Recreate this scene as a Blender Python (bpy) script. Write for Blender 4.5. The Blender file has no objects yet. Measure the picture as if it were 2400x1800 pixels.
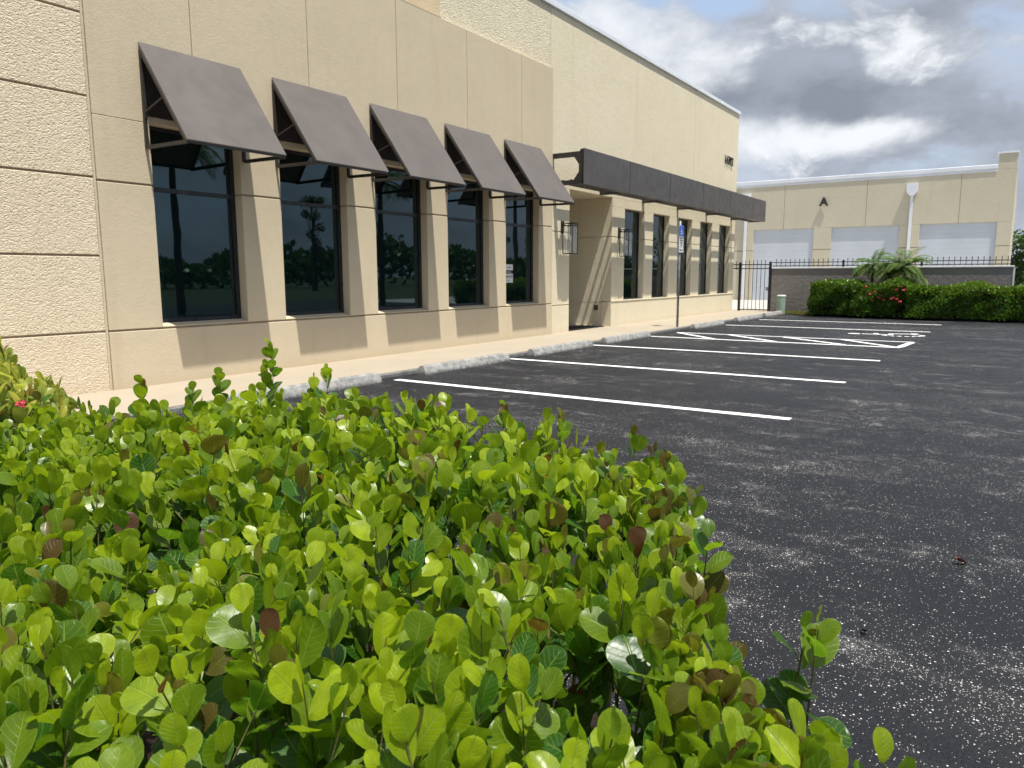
import bpy, bmesh, math, random
import numpy as np
from mathutils import Vector, Matrix
R = math.radians
random.seed(7); RNG = np.random.default_rng(11)
sc = bpy.context.scene
COL = sc.collection

# ------------------------------------------------------------------ camera
PITCH, YAW, ROLL, FPX, H = R(8.27), R(33.78), R(-0.136), 1744.5, 1.45
fw = Vector((math.cos(PITCH)*math.cos(YAW), math.cos(PITCH)*math.sin(YAW), -math.sin(PITCH)))
rt = fw.cross(Vector((0, 0, 1))).normalized(); up = rt.cross(fw)
rt2 = rt*math.cos(ROLL)+up*math.sin(ROLL); up2 = -rt*math.sin(ROLL)+up*math.cos(ROLL)
cam = bpy.data.cameras.new('camera'); co = bpy.data.objects.new('camera', cam); COL.objects.link(co)
m = Matrix((rt2, up2, -fw)).transposed().to_4x4(); m.translation = (0, 0, H); co.matrix_world = m
cam.sensor_width = 36; cam.lens = FPX/2400*36; cam.clip_start = 0.05; cam.clip_end = 3000
cam.dof.use_dof = True; cam.dof.focus_distance = 1.9; cam.dof.aperture_fstop = 15
sc.camera = co

# ------------------------------------------------------------------ light
SUN = Vector((-.36, -1, 3.15)).normalized()
sl = bpy.data.lights.new('sun', 'SUN'); sl.energy = 5.0; sl.angle = R(0.55); sl.color = (1, .955, .87)
so = bpy.data.objects.new('sun', sl); COL.objects.link(so); so.rotation_euler = SUN.to_track_quat('Z', 'Y').to_euler()
sc.view_settings.view_transform = 'Standard'; sc.view_settings.look = 'None'; sc.view_settings.gamma = 1
sc.view_settings.use_curve_mapping = False; sc.view_settings.exposure = 0.42
CLOUD_GAIN = 7.0

class NT:
    def __init__(s, tree): s.t = tree; s.n = tree.nodes; s.l = tree.links
    def node(s, typ, **kw):
        n = s.n.new(typ)
        for k, v in kw.items():
            if k == 'inp':
                for kk, vv in v.items(): s.set(n.inputs[kk], vv)
            else: setattr(n, k, v)
        return n
    def set(s, sock, v):
        if isinstance(v, bpy.types.NodeSocket): s.l.new(v, sock)
        else: sock.default_value = v
    def math(s, op, a, b=None, c=None, clamp=False):
        n = s.n.new('ShaderNodeMath'); n.operation = op; n.use_clamp = clamp
        s.set(n.inputs[0], a)
        if b is not None: s.set(n.inputs[1], b)
        if c is not None: s.set(n.inputs[2], c)
        return n.outputs[0]
    def vmath(s, op, a, b=None):
        n = s.n.new('ShaderNodeVectorMath'); n.operation = op; s.set(n.inputs[0], a)
        if b is not None: s.set(n.inputs[1], b)
        return n.outputs['Value'] if op in ('LENGTH', 'DISTANCE', 'DOT_PRODUCT') else n.outputs[0]
    def noise(s, vec, scale, detail=3, rough=.5, dist=0, out='Fac'):
        n = s.node('ShaderNodeTexNoise', inp={'Scale': scale, 'Detail': detail, 'Roughness': rough, 'Distortion': dist})
        s.l.new(vec, n.inputs['Vector']); return n.outputs[out]
    def ramp(s, fac, stops):
        n = s.n.new('ShaderNodeValToRGB'); s.set(n.inputs[0], fac); e = n.color_ramp.elements
        while len(e) < len(stops): e.new(0.5)
        for el, (p, c) in zip(e, stops): el.position = p; el.color = (c, c, c, 1) if isinstance(c, (int, float)) else (*c, 1)
        return n.outputs[0]
    def mix(s, f, a, b, typ='MIX'):
        n = s.n.new('ShaderNodeMix'); n.data_type = 'RGBA'; n.blend_type = typ
        s.set(n.inputs[0], f)
        for i, v in ((6, a), (7, b)):
            if isinstance(v, tuple) and len(v) == 3: v = (*v, 1)
            s.set(n.inputs[i], v)
        return n.outputs[2]
    def rng(s, v, a, b, c=0., d=1., smooth=True):
        n = s.node('ShaderNodeMapRange', interpolation_type='SMOOTHSTEP' if smooth else 'LINEAR')
        for i, x in enumerate((v, a, b, c, d)): s.set(n.inputs[i], x)
        return n.outputs[0]

w = bpy.data.worlds.new('World'); sc.world = w; w.use_nodes = True
T = NT(w.node_tree); T.n.clear()
sky = T.node('ShaderNodeTexSky', sky_type='NISHITA', sun_disc=False)
sky.sun_elevation = math.asin(SUN.z); sky.sun_rotation = math.atan2(SUN.x, SUN.y); sky.air_density = 1.2; sky.dust_density = 1.5
tc = T.node('ShaderNodeTexCoord').outputs['Generated']
mp = T.node('ShaderNodeMapping'); T.l.new(tc, mp.inputs[0]); mp.inputs['Scale'].default_value = (1, 1, 1.75); P = mp.outputs[0]
wv = T.noise(P, 7, 5, .6, 0, 'Color')
wv = T.vmath('SUBTRACT', wv, (.5, .5, .5)); ws = T.node('ShaderNodeVectorMath', operation='SCALE'); T.l.new(wv, ws.inputs[0]); ws.inputs[3].default_value = .09
PW = T.vmath('ADD', P, ws.outputs[0])
def blob(d, r, sx=1., src=None):
    c = Vector((d[0], d[1], d[2]*1.75))
    # horizontal tangent squeeze gives long clouds
    dv = T.vmath('SUBTRACT', src or PW, tuple(c))
    h = Vector((-c.y, c.x, 0)).normalized()
    a = T.vmath('DOT_PRODUCT', dv, tuple(h)); l = T.vmath('LENGTH', dv)
    l2 = T.math('SUBTRACT', T.math('MULTIPLY', l, l), T.math('MULTIPLY', T.math('MULTIPLY', a, a), 1-1/(sx*sx)))
    return T.rng(T.math('SQRT', T.math('MAXIMUM', l2, 0)), r, 0.)
def add(*v):
    o = v[0]
    for x in v[1:]: o = T.math('ADD', o, x)
    return o
def mul(a, b): return T.math('MULTIPLY', a, b)
# three decks: thin veil over blue, soft grey base, sunlit cumulus with billowed edges
def billow(vec, sc0, warp, det=9):
    wn = T.noise(vec, sc0*1.7, 4, .55, 0, 'Color'); wn = T.vmath('SUBTRACT', wn, (.5, .5, .5))
    k = T.node('ShaderNodeVectorMath', operation='SCALE'); T.l.new(wn, k.inputs[0]); k.inputs[3].default_value = warp
    return T.noise(T.vmath('ADD', vec, k.outputs[0]), sc0, det, .58, .15)
n1 = billow(P, 3.2, .10); n2 = T.noise(P, 15, 7, .62, .2); n3 = billow(T.vmath('ADD', P, (3.1, 1.7, .4)), 5.2, .09, 10)
fine = T.math('SUBTRACT', n2, .5)
darkf = add(T.rng(n1, .40, .70, 0, .62), mul(blob((.945, .215, .262), .17, 2.2), .62), mul(blob((.935, .285, .205), .095, 2.3), .55), mul(blob((.985, .03, .17), .10, 2.4), .50), mul(blob((.955, .21, .125), .035, 3.), .35), mul(fine, .35))
puff = add(mul(T.math('SUBTRACT', n3, .5), 2.6), mul(fine, .9))
brightf = add(mul(blob((.953, .25, .165), .095, 1.6), 1.15), mul(blob((.975, .14, .163), .075, 1.5), .95), mul(blob((.86, .42, .285), .20, 1.4), 1.0), mul(blob((.99, .085, .25), .12, 1.5), .55), mul(blob((.915, .33, .24), .07, 1.4), .45), T.rng(n3, .53, .72, 0, .55), mul(puff, .75))
cl = T.ramp(darkf, [(0.0, (.64, .70, .81)), (.30, (.55, .61, .715)), (.62, (.43, .475, .56)), (1.0, (.30, .335, .40))])
cl = T.mix(T.rng(brightf, .25, 1.15), cl, (1.0, 1.03, 1.08))
cover = T.rng(add(n3, mul(n1, .6), mul(n2, .25)), .70, 1.0)
base = T.mix(.6, sky.outputs[0], (4.4, 5.5, 7.5))
cl10 = T.node('ShaderNodeVectorMath', operation='SCALE'); T.l.new(cl, cl10.inputs[0]); cl10.inputs[3].default_value = CLOUD_GAIN
cover = T.math('MAXIMUM', cover, T.math('MAXIMUM', T.rng(brightf, .30, .6), T.rng(darkf, .25, .6)))
skyc = T.mix(cover, base, cl10.outputs[0])
bg = T.node('ShaderNodeBackground'); T.l.new(skyc, bg.inputs[0]); bg.inputs[1].default_value = .1
wo = T.node('ShaderNodeOutputWorld'); T.l.new(bg.outputs[0], wo.inputs[0])

# ------------------------------------------------------------------ materials
def mat(name, color=(.5, .5, .5), rough=.7, metal=0, spec=.5):
    mt = bpy.data.materials.new(name); mt.use_nodes = True
    b = mt.node_tree.nodes['Principled BSDF']
    b.inputs['Base Color'].default_value = (*color, 1); b.inputs['Roughness'].default_value = rough
    b.inputs['Metallic'].default_value = metal; b.inputs['Specular IOR Level'].default_value = spec
    return mt, NT(mt.node_tree), b
def pos(N): return N.node('ShaderNodeNewGeometry').outputs['Position']
def bump(N, b, h, dist, strength=1.):
    n = N.node('ShaderNodeBump'); n.inputs['Distance'].default_value = dist; n.inputs['Strength'].default_value = strength
    N.l.new(h, n.inputs['Height']); N.l.new(n.outputs[0], b.inputs['Normal'])

def stucco(name, c1, c2, scale, dist, rough=.85, dirt=.25, worm=False):
    mt, N, b = mat(name, c1, rough, spec=.25); p = pos(N)
    big = N.noise(p, .9, 5, .6); fine = N.noise(p, 7, 4, .6)
    c = N.mix(N.rng(big, .3, .7), c1, c2)
    c = N.mix(N.rng(fine, .35, .7, 0, .14), c, tuple(v*.78 for v in c1))
    # splash dirt near the ground, faint runs down the face
    sz = N.node('ShaderNodeSeparateXYZ'); N.l.new(p, sz.inputs[0])
    st = N.node('ShaderNodeMapping'); N.l.new(p, st.inputs[0]); st.inputs['Scale'].default_value = (2.6, 2.6, .18)
    runs = N.rng(N.noise(st.outputs[0], 1.6, 5, .6), .52, .78, 0, dirt)
    low = N.math('MULTIPLY', N.rng(N.math('ADD', sz.outputs[2], N.math('MULTIPLY', fine, .22)), .36, .10, 0, .35), 1.)
    c = N.mix(N.math('ADD', runs, low, clamp=True), c, tuple(v*f for v, f in zip(c1, (.80, .74, .66))))
    N.l.new(c, b.inputs['Base Color'])
    if worm:
        dn = N.noise(p, scale*.55, 2, .5, 0, 'Color')
        pv = N.vmath('MULTIPLY', N.vmath('ADD', p, N.vmath('MULTIPLY', dn, (.05, .05, .05))), (.75, 1, 1.35))
        a = N.noise(pv, scale, 1, .4, .6)
        ridge = N.math('SUBTRACT', 1, N.math('ABSOLUTE', N.math('MULTIPLY', N.math('SUBTRACT', a, .5), 5.)))
        h = N.math('ADD', N.rng(ridge, .0, 1.), N.math('MULTIPLY', N.noise(p, scale*3, 2), .12))
    else:
        h = N.math('ADD', N.noise(p, scale, 4, .6, .4), N.math('MULTIPLY', N.noise(p, scale*.2, 3), .8))
    bump(N, b, h, dist)
    return mt
M = {}
M['tan'] = stucco('smooth_tan_stucco', (.55, .47, .335), (.585, .50, .36), 38, .003)
M['worm'] = stucco('textured_tan_stucco', (.66, .565, .415), (.69, .595, .44), 27, .0050, worm=True, dirt=.12)
M['cream'] = stucco('cream_stucco', (.68, .61, .45), (.71, .635, .475), 26, .007)
M['creamtex'] = stucco('cream_heavy_stucco', (.69, .62, .46), (.72, .645, .485), 24, .009, worm=True, dirt=.12)
M['beige2'] = stucco('far_beige_stucco', (.52, .48, .37), (.55, .51, .395), 16, .008)
M['greystucco'] = stucco('grey_stucco', (.20, .185, .175), (.225, .21, .195), 9, .02)
M['sidewalk'] = stucco('painted_concrete', (.39, .340, .268), (.425, .372, .294), 60, .002, rough=.8)

def plain(name, c, rough=.5, metal=0, spec=.5, var=.25, scale=3., bd=0, bs=40):
    mt, N, b = mat(name, c, rough, metal, spec); p = pos(N)
    f = N.rng(N.noise(p, scale, 5, .62), .3, .75)
    N.l.new(N.mix(f, tuple(v*(1-var) for v in c), tuple(min(1, v*(1+var*.5)) for v in c)), b.inputs['Base Color'])
    N.l.new(N.rng(N.noise(p, scale*2.3, 4), .3, .7, max(rough-.1, 0.02), min(rough+.12, 1)), b.inputs['Roughness'])
    if bd: bump(N, b, N.noise(p, bs, 3), bd)
    return mt
M['awning'] = plain('bronze_awning_metal', (.116, .102, .094), .50, 0, .45, .10, 1.6, .0004, 300)
M['bronze'] = plain('dark_bronze_metal', (.078, .069, .064), .48, 0, .5, .16, 2.2)
M['arm'] = plain('brown_black_steel', (.042, .036, .033), .45, 0, .4, .2, 6)
M['frame'] = plain('black_window_frame', (.016, .017, .022), .35, 0, .5, .2)
M['blackmetal'] = plain('black_painted_steel', (.012, .013, .015), .38, 0, .5, .3, 6)
M['galv'] = plain('galvanised_steel', (.22, .24, .27), .5, .3, .5, .25, 9)
M['whitemetal'] = plain('white_coated_metal', (.72, .75, .80), .4, 0, .5, .08, 1.2)
M['whitecap'] = plain('white_wall_cap', (.70, .70, .70), .6, 0, .3, .12, 4)
M['rolldoor'] = plain('white_roll_door', (.52, .565, .62), .5, 0, .4, .06, .8)
M['roof'] = plain('grey_roof', (.4, .4, .4), .9)
M['grout'] = plain('dark_tan_joint', (.36, .29, .20), .9, 0, .1, .2)  # darker tan for the backing of recessed joints
M['groutc'] = plain('cream_joint', (.50, .42, .28), .9, 0, .1, .2)
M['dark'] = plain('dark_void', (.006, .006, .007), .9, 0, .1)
M['black'] = plain('black_plastic', (.012, .012, .013), .5)
M['white'] = plain('white_paint', (.78, .78, .78), .5)
M['blue'] = plain('sign_blue', (.012, .10, .46), .4, 0, .5, .08)
M['mat'] = plain('rubber_mat', (.010, .010, .011), .8, 0, .2, .4, 40, .004, 90)
M['green'] = plain('green_plastic_pipe', (.27, .39, .31), .5, 0, .4, .2, 8)
M['bulb'] = plain('frosted_bulb', (.75, .74, .70), .3)
M['flower'] = plain('red_petals', (.60, .07, .085), .6, 0, .3, .2, 30)
M['bark'] = plain('brown_bark', (.075, .052, .035), .9, 0, .2, .5, 20, .01, 60)
M['twig'] = plain('brown_twig', (.11, .10, .035), .8, 0, .2, .45, 60, .001, 300)
M['deadleaf'] = plain('dry_red_leaf', (.28, .07, .04), .7, 0, .3, .3, 60)
M['brick'] = plain('brown_box_plastic', (.07, .045, .035), .5)
M['mulch'] = plain('dark_mulch', (.030, .021, .015), .95, 0, .2, .7, 60, .03, 90)
M['driveway'] = plain('pale_concrete', (.46, .43, .40), .85, 0, .3, .12, 1.5)

def glass_mat():
    mt, N, b = mat('dark_tinted_glass', (.003, .0075, .0085), .015, 0, .5); b.inputs['Specular Tint'].default_value = (.62, .90, 1.0, 1)
    b.inputs['IOR'].default_value = 1.75
    bump(N, b, N.noise(pos(N), .9, 2), .004, .35)
    return mt
M['glass'] = glass_mat()
mt, N, b = mat('clear_lantern_glass', (.75, .8, .8), .03)
b.inputs['Alpha'].default_value = .13; M['lglass'] = mt

def asphalt_mat():
    mt, N, b = mat('sealed_asphalt', (.03, .03, .032), .75, spec=.2); p = pos(N)
    patch = N.noise(p, .55, 7, .68, .4)
    st = N.node('ShaderNodeMapping'); N.l.new(p, st.inputs[0]); st.inputs['Rotation'].default_value = (0, 0, R(14)); st.inputs['Scale'].default_value = (1.5, .32, 1)
    streak = N.noise(st.outputs[0], 1.3, 7, .66, .8)
    worn = N.math('ADD', N.rng(patch, .46, .74, 0, .55), N.rng(streak, .50, .72, 0, .8))
    wornp = N.math('MULTIPLY', N.rng(N.noise(p, 3.4, 6, .75, .6), .50, .70), N.rng(streak, .42, .62))
    cell = N.node('ShaderNodeTexVoronoi', feature='F1', inp={'Scale': 200.0}); N.l.new(p, cell.inputs['Vector'])
    cellb = N.node('ShaderNodeTexVoronoi', feature='F1', inp={'Scale': 85.0}); N.l.new(p, cellb.inputs['Vector'])
    rnd = N.node('ShaderNodeSeparateColor'); N.l.new(cell.outputs['Color'], rnd.inputs[0])
    rndb = N.node('ShaderNodeSeparateColor'); N.l.new(cellb.outputs['Color'], rndb.inputs[0])
    dens = N.math('ADD', N.math('MULTIPLY', worn, .17), N.math('ADD', N.math('MULTIPLY', wornp, .36), .03))
    sp = N.math('LESS_THAN', rnd.outputs[0], dens)
    sp = N.math('MULTIPLY', sp, N.rng(cell.outputs['Distance'], .50, .30))
    spb = N.math('MULTIPLY', N.math('LESS_THAN', rndb.outputs[0], N.math('MULTIPLY', dens, .5)), N.rng(cellb.outputs['Distance'], .42, .22))
    sp = N.math('MAXIMUM', sp, spb)
    basec = N.mix(N.rng(N.noise(p, 95, 4, .8), .35, .65), (.005, .0054, .0075), (.019, .020, .024))
    basec = N.mix(N.math('MULTIPLY', worn, .42), basec, (.050, .050, .051))
    basec = N.mix(N.math('MULTIPLY', wornp, .38), basec, (.14, .138, .135))
    c = N.mix(sp, basec, N.mix(rnd.outputs[1], (.38, .37, .36), (.85, .84, .82)))
    N.l.new(c, b.inputs['Base Color'])
    h = N.math('ADD', N.math('MULTIPLY', N.rng(cell.outputs['Distance'], .6, .05), .8), N.noise(p, 60, 3))
    bump(N, b, h, .004, .9)
    N.l.new(N.rng(worn, 0, 1, .55, .85), b.inputs['Roughness'])
    return mt
M['asphalt'] = asphalt_mat()
def linepaint():
    mt, N, b = mat('white_line_paint', (.84, .84, .83), .6); p = pos(N)
    chip = N.math('MULTIPLY', N.rng(N.noise(p, 90, 3, .7), .66, .74), .6)
    c = N.mix(chip, (.86, .86, .85), (.3, .3, .3)); N.l.new(c, b.inputs['Base Color']); bump(N, b, N.noise(p, 110, 2), .002)
    return mt
M['line'] = linepaint()
def stopconc():
    mt, N, b = mat('weathered_concrete', (.4, .4, .38), .9); p = pos(N)
    c = N.mix(N.rng(N.noise(p, 9, 6, .7), .35, .7), (.19, .187, .18), (.36, .355, .335))
    sz = N.node('ShaderNodeSeparateXYZ'); N.l.new(p, sz.inputs[0])
    tar = N.math('MULTIPLY', N.rng(N.math('ADD', sz.outputs[2], N.math('MULTIPLY', N.noise(p, 14, 4), .10)), .095, .05), .75)
    c = N.mix(tar, c, (.045, .045, .048)); N.l.new(c, b.inputs['Base Color']); bump(N, b, N.noise(p, 70, 4, .7), .005)
    return mt
M['stop'] = stopconc()
M['kerb'] = plain('kerb_concrete', (.20, .20, .195), .9, 0, .3, .4, 8, .006, 80)

def leaf_mat(name, greens, young, reddish, trans=(.42, .62, .03), tf=.42, rough=.38, veins=True):
    mt, N, b = mat(name, greens[0], rough, spec=.42)
    at = N.node('ShaderNodeAttribute', attribute_name='tint')
    s = N.node('ShaderNodeSeparateXYZ'); N.l.new(at.outputs['Vector'], s.inputs[0])
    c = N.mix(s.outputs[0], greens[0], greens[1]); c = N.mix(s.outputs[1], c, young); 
    red = s.outputs[2]
    mott = N.noise(pos(N), 60, 4, .6)
    c = N.mix(N.rng(mott, .3, .75, 0, .35), c, tuple(v*.6 for v in greens[0]))
    c = N.mix(red, c, reddish)
    tr = N.mix(red, N.mix(s.outputs[1], (trans[0]*.42, trans[1]*.62, trans[2]), trans), (.22, .07, .02))
    if veins:
        u = N.node('ShaderNodeUVMap', uv_map='leaf'); q = N.node('ShaderNodeSeparateXYZ'); N.l.new(u.outputs[0], q.inputs[0])
        au = N.math('ABSOLUTE', N.math('SUBTRACT', q.outputs[0], .5))
        mid = N.rng(au, .035, .008)
        sv = N.math('SINE', N.math('MULTIPLY', N.math('SUBTRACT', q.outputs[1], N.math('MULTIPLY', au, .55)), 46.))
        sv = N.math('MULTIPLY', N.rng(sv, .80, 1.0), .28)
        edge = N.math('MULTIPLY', N.rng(au, .465, .495), .45)
        v = N.math('MULTIPLY', N.math('MAXIMUM', N.math('MAXIMUM', N.math('MULTIPLY', mid, .6), sv), edge), N.math('SUBTRACT', 1, N.math('MULTIPLY', red, .8)))
        c = N.mix(N.math('MULTIPLY', v, .7), c, (.30, .42, .07))
        tr = N.mix(N.math('MULTIPLY', v, .6), tr, (.75, .85, .25))
        hh = N.math('SUBTRACT', N.math('MULTIPLY', mott, .3), N.math('MULTIPLY', N.math('MAXIMUM', mid, sv), .8)); bump(N, b, hh, .0012, .8)
    N.l.new(c, b.inputs['Base Color'])
    t = N.node('ShaderNodeBsdfTranslucent'); N.l.new(tr, t.inputs[0])
    mx = N.node('ShaderNodeMixShader'); mx.inputs[0].default_value = tf
    N.l.new(b.outputs[0], mx.inputs[1]); N.l.new(t.outputs[0], mx.inputs[2])
    N.l.new(mx.outputs[0], N.n['Material Output'].inputs[0])
    return mt
M['leaf'] = leaf_mat('cocoplum_leaf', ((.011, .052, .004), (.032, .105, .005)), (.27, .35, .007), (.070, .034, .016), (.58, .78, .010), .33, .33)
M['ixleaf'] = leaf_mat('ixora_leaf', ((.07, .14, .02), (.16, .22, .03)), (.45, .42, .05), (.20, .10, .03), (.6, .65, .08))
M['hedgeleaf'] = leaf_mat('far_hedge_leaf', ((.028, .075, .010), (.075, .15, .014)), (.17, .26, .02), (.1, .04, .02), (.25, .42, .03), .3, veins=False)
M['treeleaf'] = leaf_mat('tree_leaf', ((.022, .055, .012), (.05, .10, .015)), (.09, .15, .02), (.1, .08, .02), (.16, .3, .03), .25, veins=False)
M['palmleaf'] = leaf_mat('palm_leaf', ((.07, .13, .035), (.13, .20, .05)), (.24, .30, .08), (.2, .15, .05), (.35, .5, .1), .35, .45, veins=False)
M['grass'] = leaf_mat('grass_blades', ((.09, .13, .02), (.2, .22, .05)), (.30, .28, .08), (.3, .22, .08), (.4, .5, .08), .3, veins=False)
mt, N, b = mat('lawn', (.06, .10, .02), .95); p = pos(N)
N.l.new(N.mix(N.noise(p, 2.5, 8, .7), (.016, .030, .007), (.045, .065, .016)), b.inputs['Base Color']); M['lawn'] = mt

# ------------------------------------------------------------------ helpers
class MB:
    def __init__(s): s.v = []; s.f = []
    def box(s, x0, x1, y0, y1, z0, z1):
        n = len(s.v)
        s.v += [(x0,y0,z0),(x1,y0,z0),(x1,y1,z0),(x0,y1,z0),(x0,y0,z1),(x1,y0,z1),(x1,y1,z1),(x0,y1,z1)]
        s.f += [(n,n+3,n+2,n+1),(n+4,n+5,n+6,n+7),(n,n+1,n+5,n+4),(n+1,n+2,n+6,n+5),(n+2,n+3,n+7,n+6),(n+3,n,n+4,n+7)]
        return s
    def bar(s, a, b_, wd, ht):
        a = Vector(a); b_ = Vector(b_); d = (b_-a).normalized()
        u = Vector((0, 0, 1)) if abs(d.z) < .95 else Vector((0, 1, 0))
        x = d.cross(u).normalized()*wd/2; y = x.cross(d).normalized()*ht/2; n = len(s.v)
        for q in (a, b_):
            for sx, sy in ((-1,-1),(1,-1),(1,1),(-1,1)): s.v.append(tuple(q+x*sx+y*sy))
        s.f += [(n,n+1,n+2,n+3),(n+7,n+6,n+5,n+4)]+[(n+i,n+4+i,n+4+(i+1)%4,n+(i+1)%4) for i in range(4)]
        return s
    def tube(s, pts, rad, k=8):
        n0 = len(s.v); pts = [Vector(q) for q in pts]; rad = rad if isinstance(rad, (list, tuple)) else [rad]*len(pts)
        for i, q in enumerate(pts):
            d = (pts[min(i+1, len(pts)-1)]-pts[max(i-1, 0)]).normalized()
            u = Vector((0, 0, 1)) if abs(d.z) < .9 else Vector((1, 0, 0)); x = d.cross(u).normalized(); y = d.cross(x)
            for j in range(k):
                a = 2*math.pi*j/k; s.v.append(tuple(q+(x*math.cos(a)+y*math.sin(a))*rad[i]))
        for i in range(len(pts)-1):
            for j in range(k):
                a = n0+i*k+j; b_ = n0+i*k+(j+1)%k; s.f.append((a, b_, b_+k, a+k))
        s.f.append(tuple(n0+j for j in range(k))[::-1]); s.f.append(tuple(n0+(len(pts)-1)*k+j for j in range(k)))
        return s
    def prism(s, poly, x0, x1, axis='x'):
        """poly: (y,z) pairs extruded along x (axis x) or (x,y) pairs extruded along z."""
        n = len(s.v); k = len(poly)
        for q in (x0, x1):
            for a, b_ in poly: s.v.append((q, a, b_) if axis == 'x' else (a, b_, q))
        s.f += [tuple(range(n, n+k))[::-1], tuple(range(n+k, n+2*k))]+[(n+i, n+(i+1)%k, n+k+(i+1)%k, n+k+i) for i in range(k)]
        return s
def build(name, mb, mt, parent=None, bevel=0, smooth=False):
    me = bpy.data.meshes.new(name); me.from_pydata(mb.v, [], mb.f)
    bm = bmesh.new(); bm.from_mesh(me)
    bmesh.ops.recalc_face_normals(bm, faces=bm.faces)
    if bevel: bmesh.ops.bevel(bm, geom=list(bm.edges), offset=bevel, segments=1, affect='EDGES', clamp_overlap=True)
    bm.to_mesh(me); bm.free(); me.materials.append(mt)
    if smooth: me.polygons.foreach_set('use_smooth', [True]*len(me.polygons))
    o = bpy.data.objects.new(name, me); COL.objects.link(o)
    if parent is not None: adopt(o, parent)
    return o
def adopt(o, parent):
    o.parent = parent; o.matrix_parent_inverse = world_of(parent).inverted()
def world_of(o):
    mw = o.matrix_basis.copy()
    if o.parent: mw = world_of(o.parent) @ o.matrix_parent_inverse @ mw
    return mw
def tag(o, label=None, cat=None, group=None, kind=None):
    for k, v in (('label', label), ('category', cat), ('group', group), ('kind', kind)):
        if v: o[k] = v
    return o
def thing(name, loc, label, cat, group=None):
    o = bpy.data.objects.new(name, None); COL.objects.link(o); o.location = loc; o.empty_display_size = .2
    return tag(o, label, cat, group)
def Bx(name, x0, x1, y0, y1, z0, z1, mt, parent=None, bevel=0): return build(name, MB().box(x0,x1,y0,y1,z0,z1), mt, parent, bevel)
def children(o): return [c for c in COL.objects if c.parent == o]
def copy_tree(o, dx=Vector((0,0,0)), kids=None):
    c = o.copy(); COL.objects.link(c); c.location = o.location+dx
    for ch in kids[o.name]:
        d = ch.copy(); COL.objects.link(d); d.parent = c
        for g in kids.get(ch.name, []):
            e = g.copy(); COL.objects.link(e); e.parent = d
    return c
def kidmap(o): return {**{o.name: children(o)}, **{c.name: children(c) for c in children(o)}}
def text(body, size, ext, mtx, mt, name, parent=None, bold=0.0, xs=1.0):
    cu = bpy.data.curves.new(name, 'FONT'); cu.body = body; cu.size = size; cu.extrude = ext; cu.offset = bold; cu.align_x = 'CENTER'; cu.align_y = 'CENTER'
    t = bpy.data.objects.new(name, cu); COL.objects.link(t); bpy.context.view_layer.update()
    me = bpy.data.meshes.new_from_object(t.evaluated_get(bpy.context.evaluated_depsgraph_get())); bpy.data.objects.remove(t)
    me.transform(mtx @ Matrix.Diagonal((xs, 1, 1, 1))); me.materials.clear(); me.materials.append(mt); me.name = name
    o = bpy.data.objects.new(name, me); COL.objects.link(o)
    if parent: adopt(o, parent)
    return o
def face_my(x, y, z): return Matrix.Translation((x, y, z)) @ Matrix.Rotation(R(90), 4, 'X')      # text read from -Y
def face_mx(x, y, z): return Matrix.Translation((x, y, z)) @ Matrix.Rotation(R(-90), 4, 'Z') @ Matrix.Rotation(R(90), 4, 'X')

# ------------------------------------------------------------------ ground
def sheet(name, poly, z, mt, parent=None):
    return build(name, MB().prism(poly, z-.03, z, 'z'), mt, parent)
g = sheet('ground', [(-900, -1500), (2500, -1500), (2500, 1500), (-900, 1500)], -.012, M['lawn']); tag(g, kind='structure')
lot = sheet('parking_lot', [(-12, -16), (31.2, -16), (31.2, -3.0), (27.2, -1.2), (27.9, 2.0), (28.4, 6.6), (29.55, 7.02), (29.55, 7.395), (-12, 7.395)], 0, M['asphalt']); tag(lot, kind='structure')
sheet('driveway', [(31.4, -14), (140, -14), (140, 60), (29.9, 60), (29.9, 8.2), (31.4, 8.2)], -.004, M['driveway'])['kind'] = 'structure'
kb = Bx('kerb', -12, 29.6, 7.40, 7.47, -.05, .055, M['kerb'], None, .012); tag(kb, kind='structure')
sw = build('sidewalk', MB().box(-12, 29.6, 7.472, 9.5, -.05, .06).box(29.602, 31.3, 7.9, 9.5, -.05, .05), M['sidewalk']); tag(sw, kind='structure')
bed = sheet('planting_bed', [(-1.5, -.3), (.6, -.1), (1.9, .7), (2.1, 1.2), (1.9, 2.4), (1.4, 3.8), (.6, 5.2), (-2.5, 5.2)], .03, M['mulch']); tag(bed, kind='structure')
bed2 = sheet('hedge_bed', [(27.2, -1.2), (27.9, 2.0), (28.4, 6.3), (28.6, 6.6), (29.55, 7.3), (29.68, 7.3), (29.68, -1.2)], .015, M['mulch']); tag(bed2, kind='structure')

# painted markings (parts of the lot), 4 mm sheets
def stripe(x0, y0, x1, y1, wd=.135, name='parking_line', z=.004):
    a = Vector((x0, y0)); b_ = Vector((x1, y1)); d = (b_-a); L = d.length; d /= L; nrm = Vector((-d.y, d.x)); n = max(6, int(L/.12)); rr = random.Random(int(x0*97+y0*13))
    lf = []; rg = []
    for i in range(n+1):
        q = a+d*L*i/n; lf.append(q+nrm*(wd/2+rr.uniform(-.004, .004))); rg.append(q-nrm*(wd/2+rr.uniform(-.004, .004)))
    mb = MB(); mb.v = [(q.x, q.y, z) for q in lf]+[(q.x, q.y, z) for q in rg]; mb.f = [(i, i+1, n+2+i, n+1+i) for i in range(n)]
    return build(name, mb, M['line'], lot)
for x, y0, y1 in ((4.65, 7.15, 1.95), (7.75, 7.15, 1.78), (10.85, 7.3, 1.8), (13.95, 7.3, 1.79), (21.75, 6.97, 1.68), (25.0, 6.9, 1.66)): stripe(x, y0, x, y1)
mb = MB()
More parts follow.
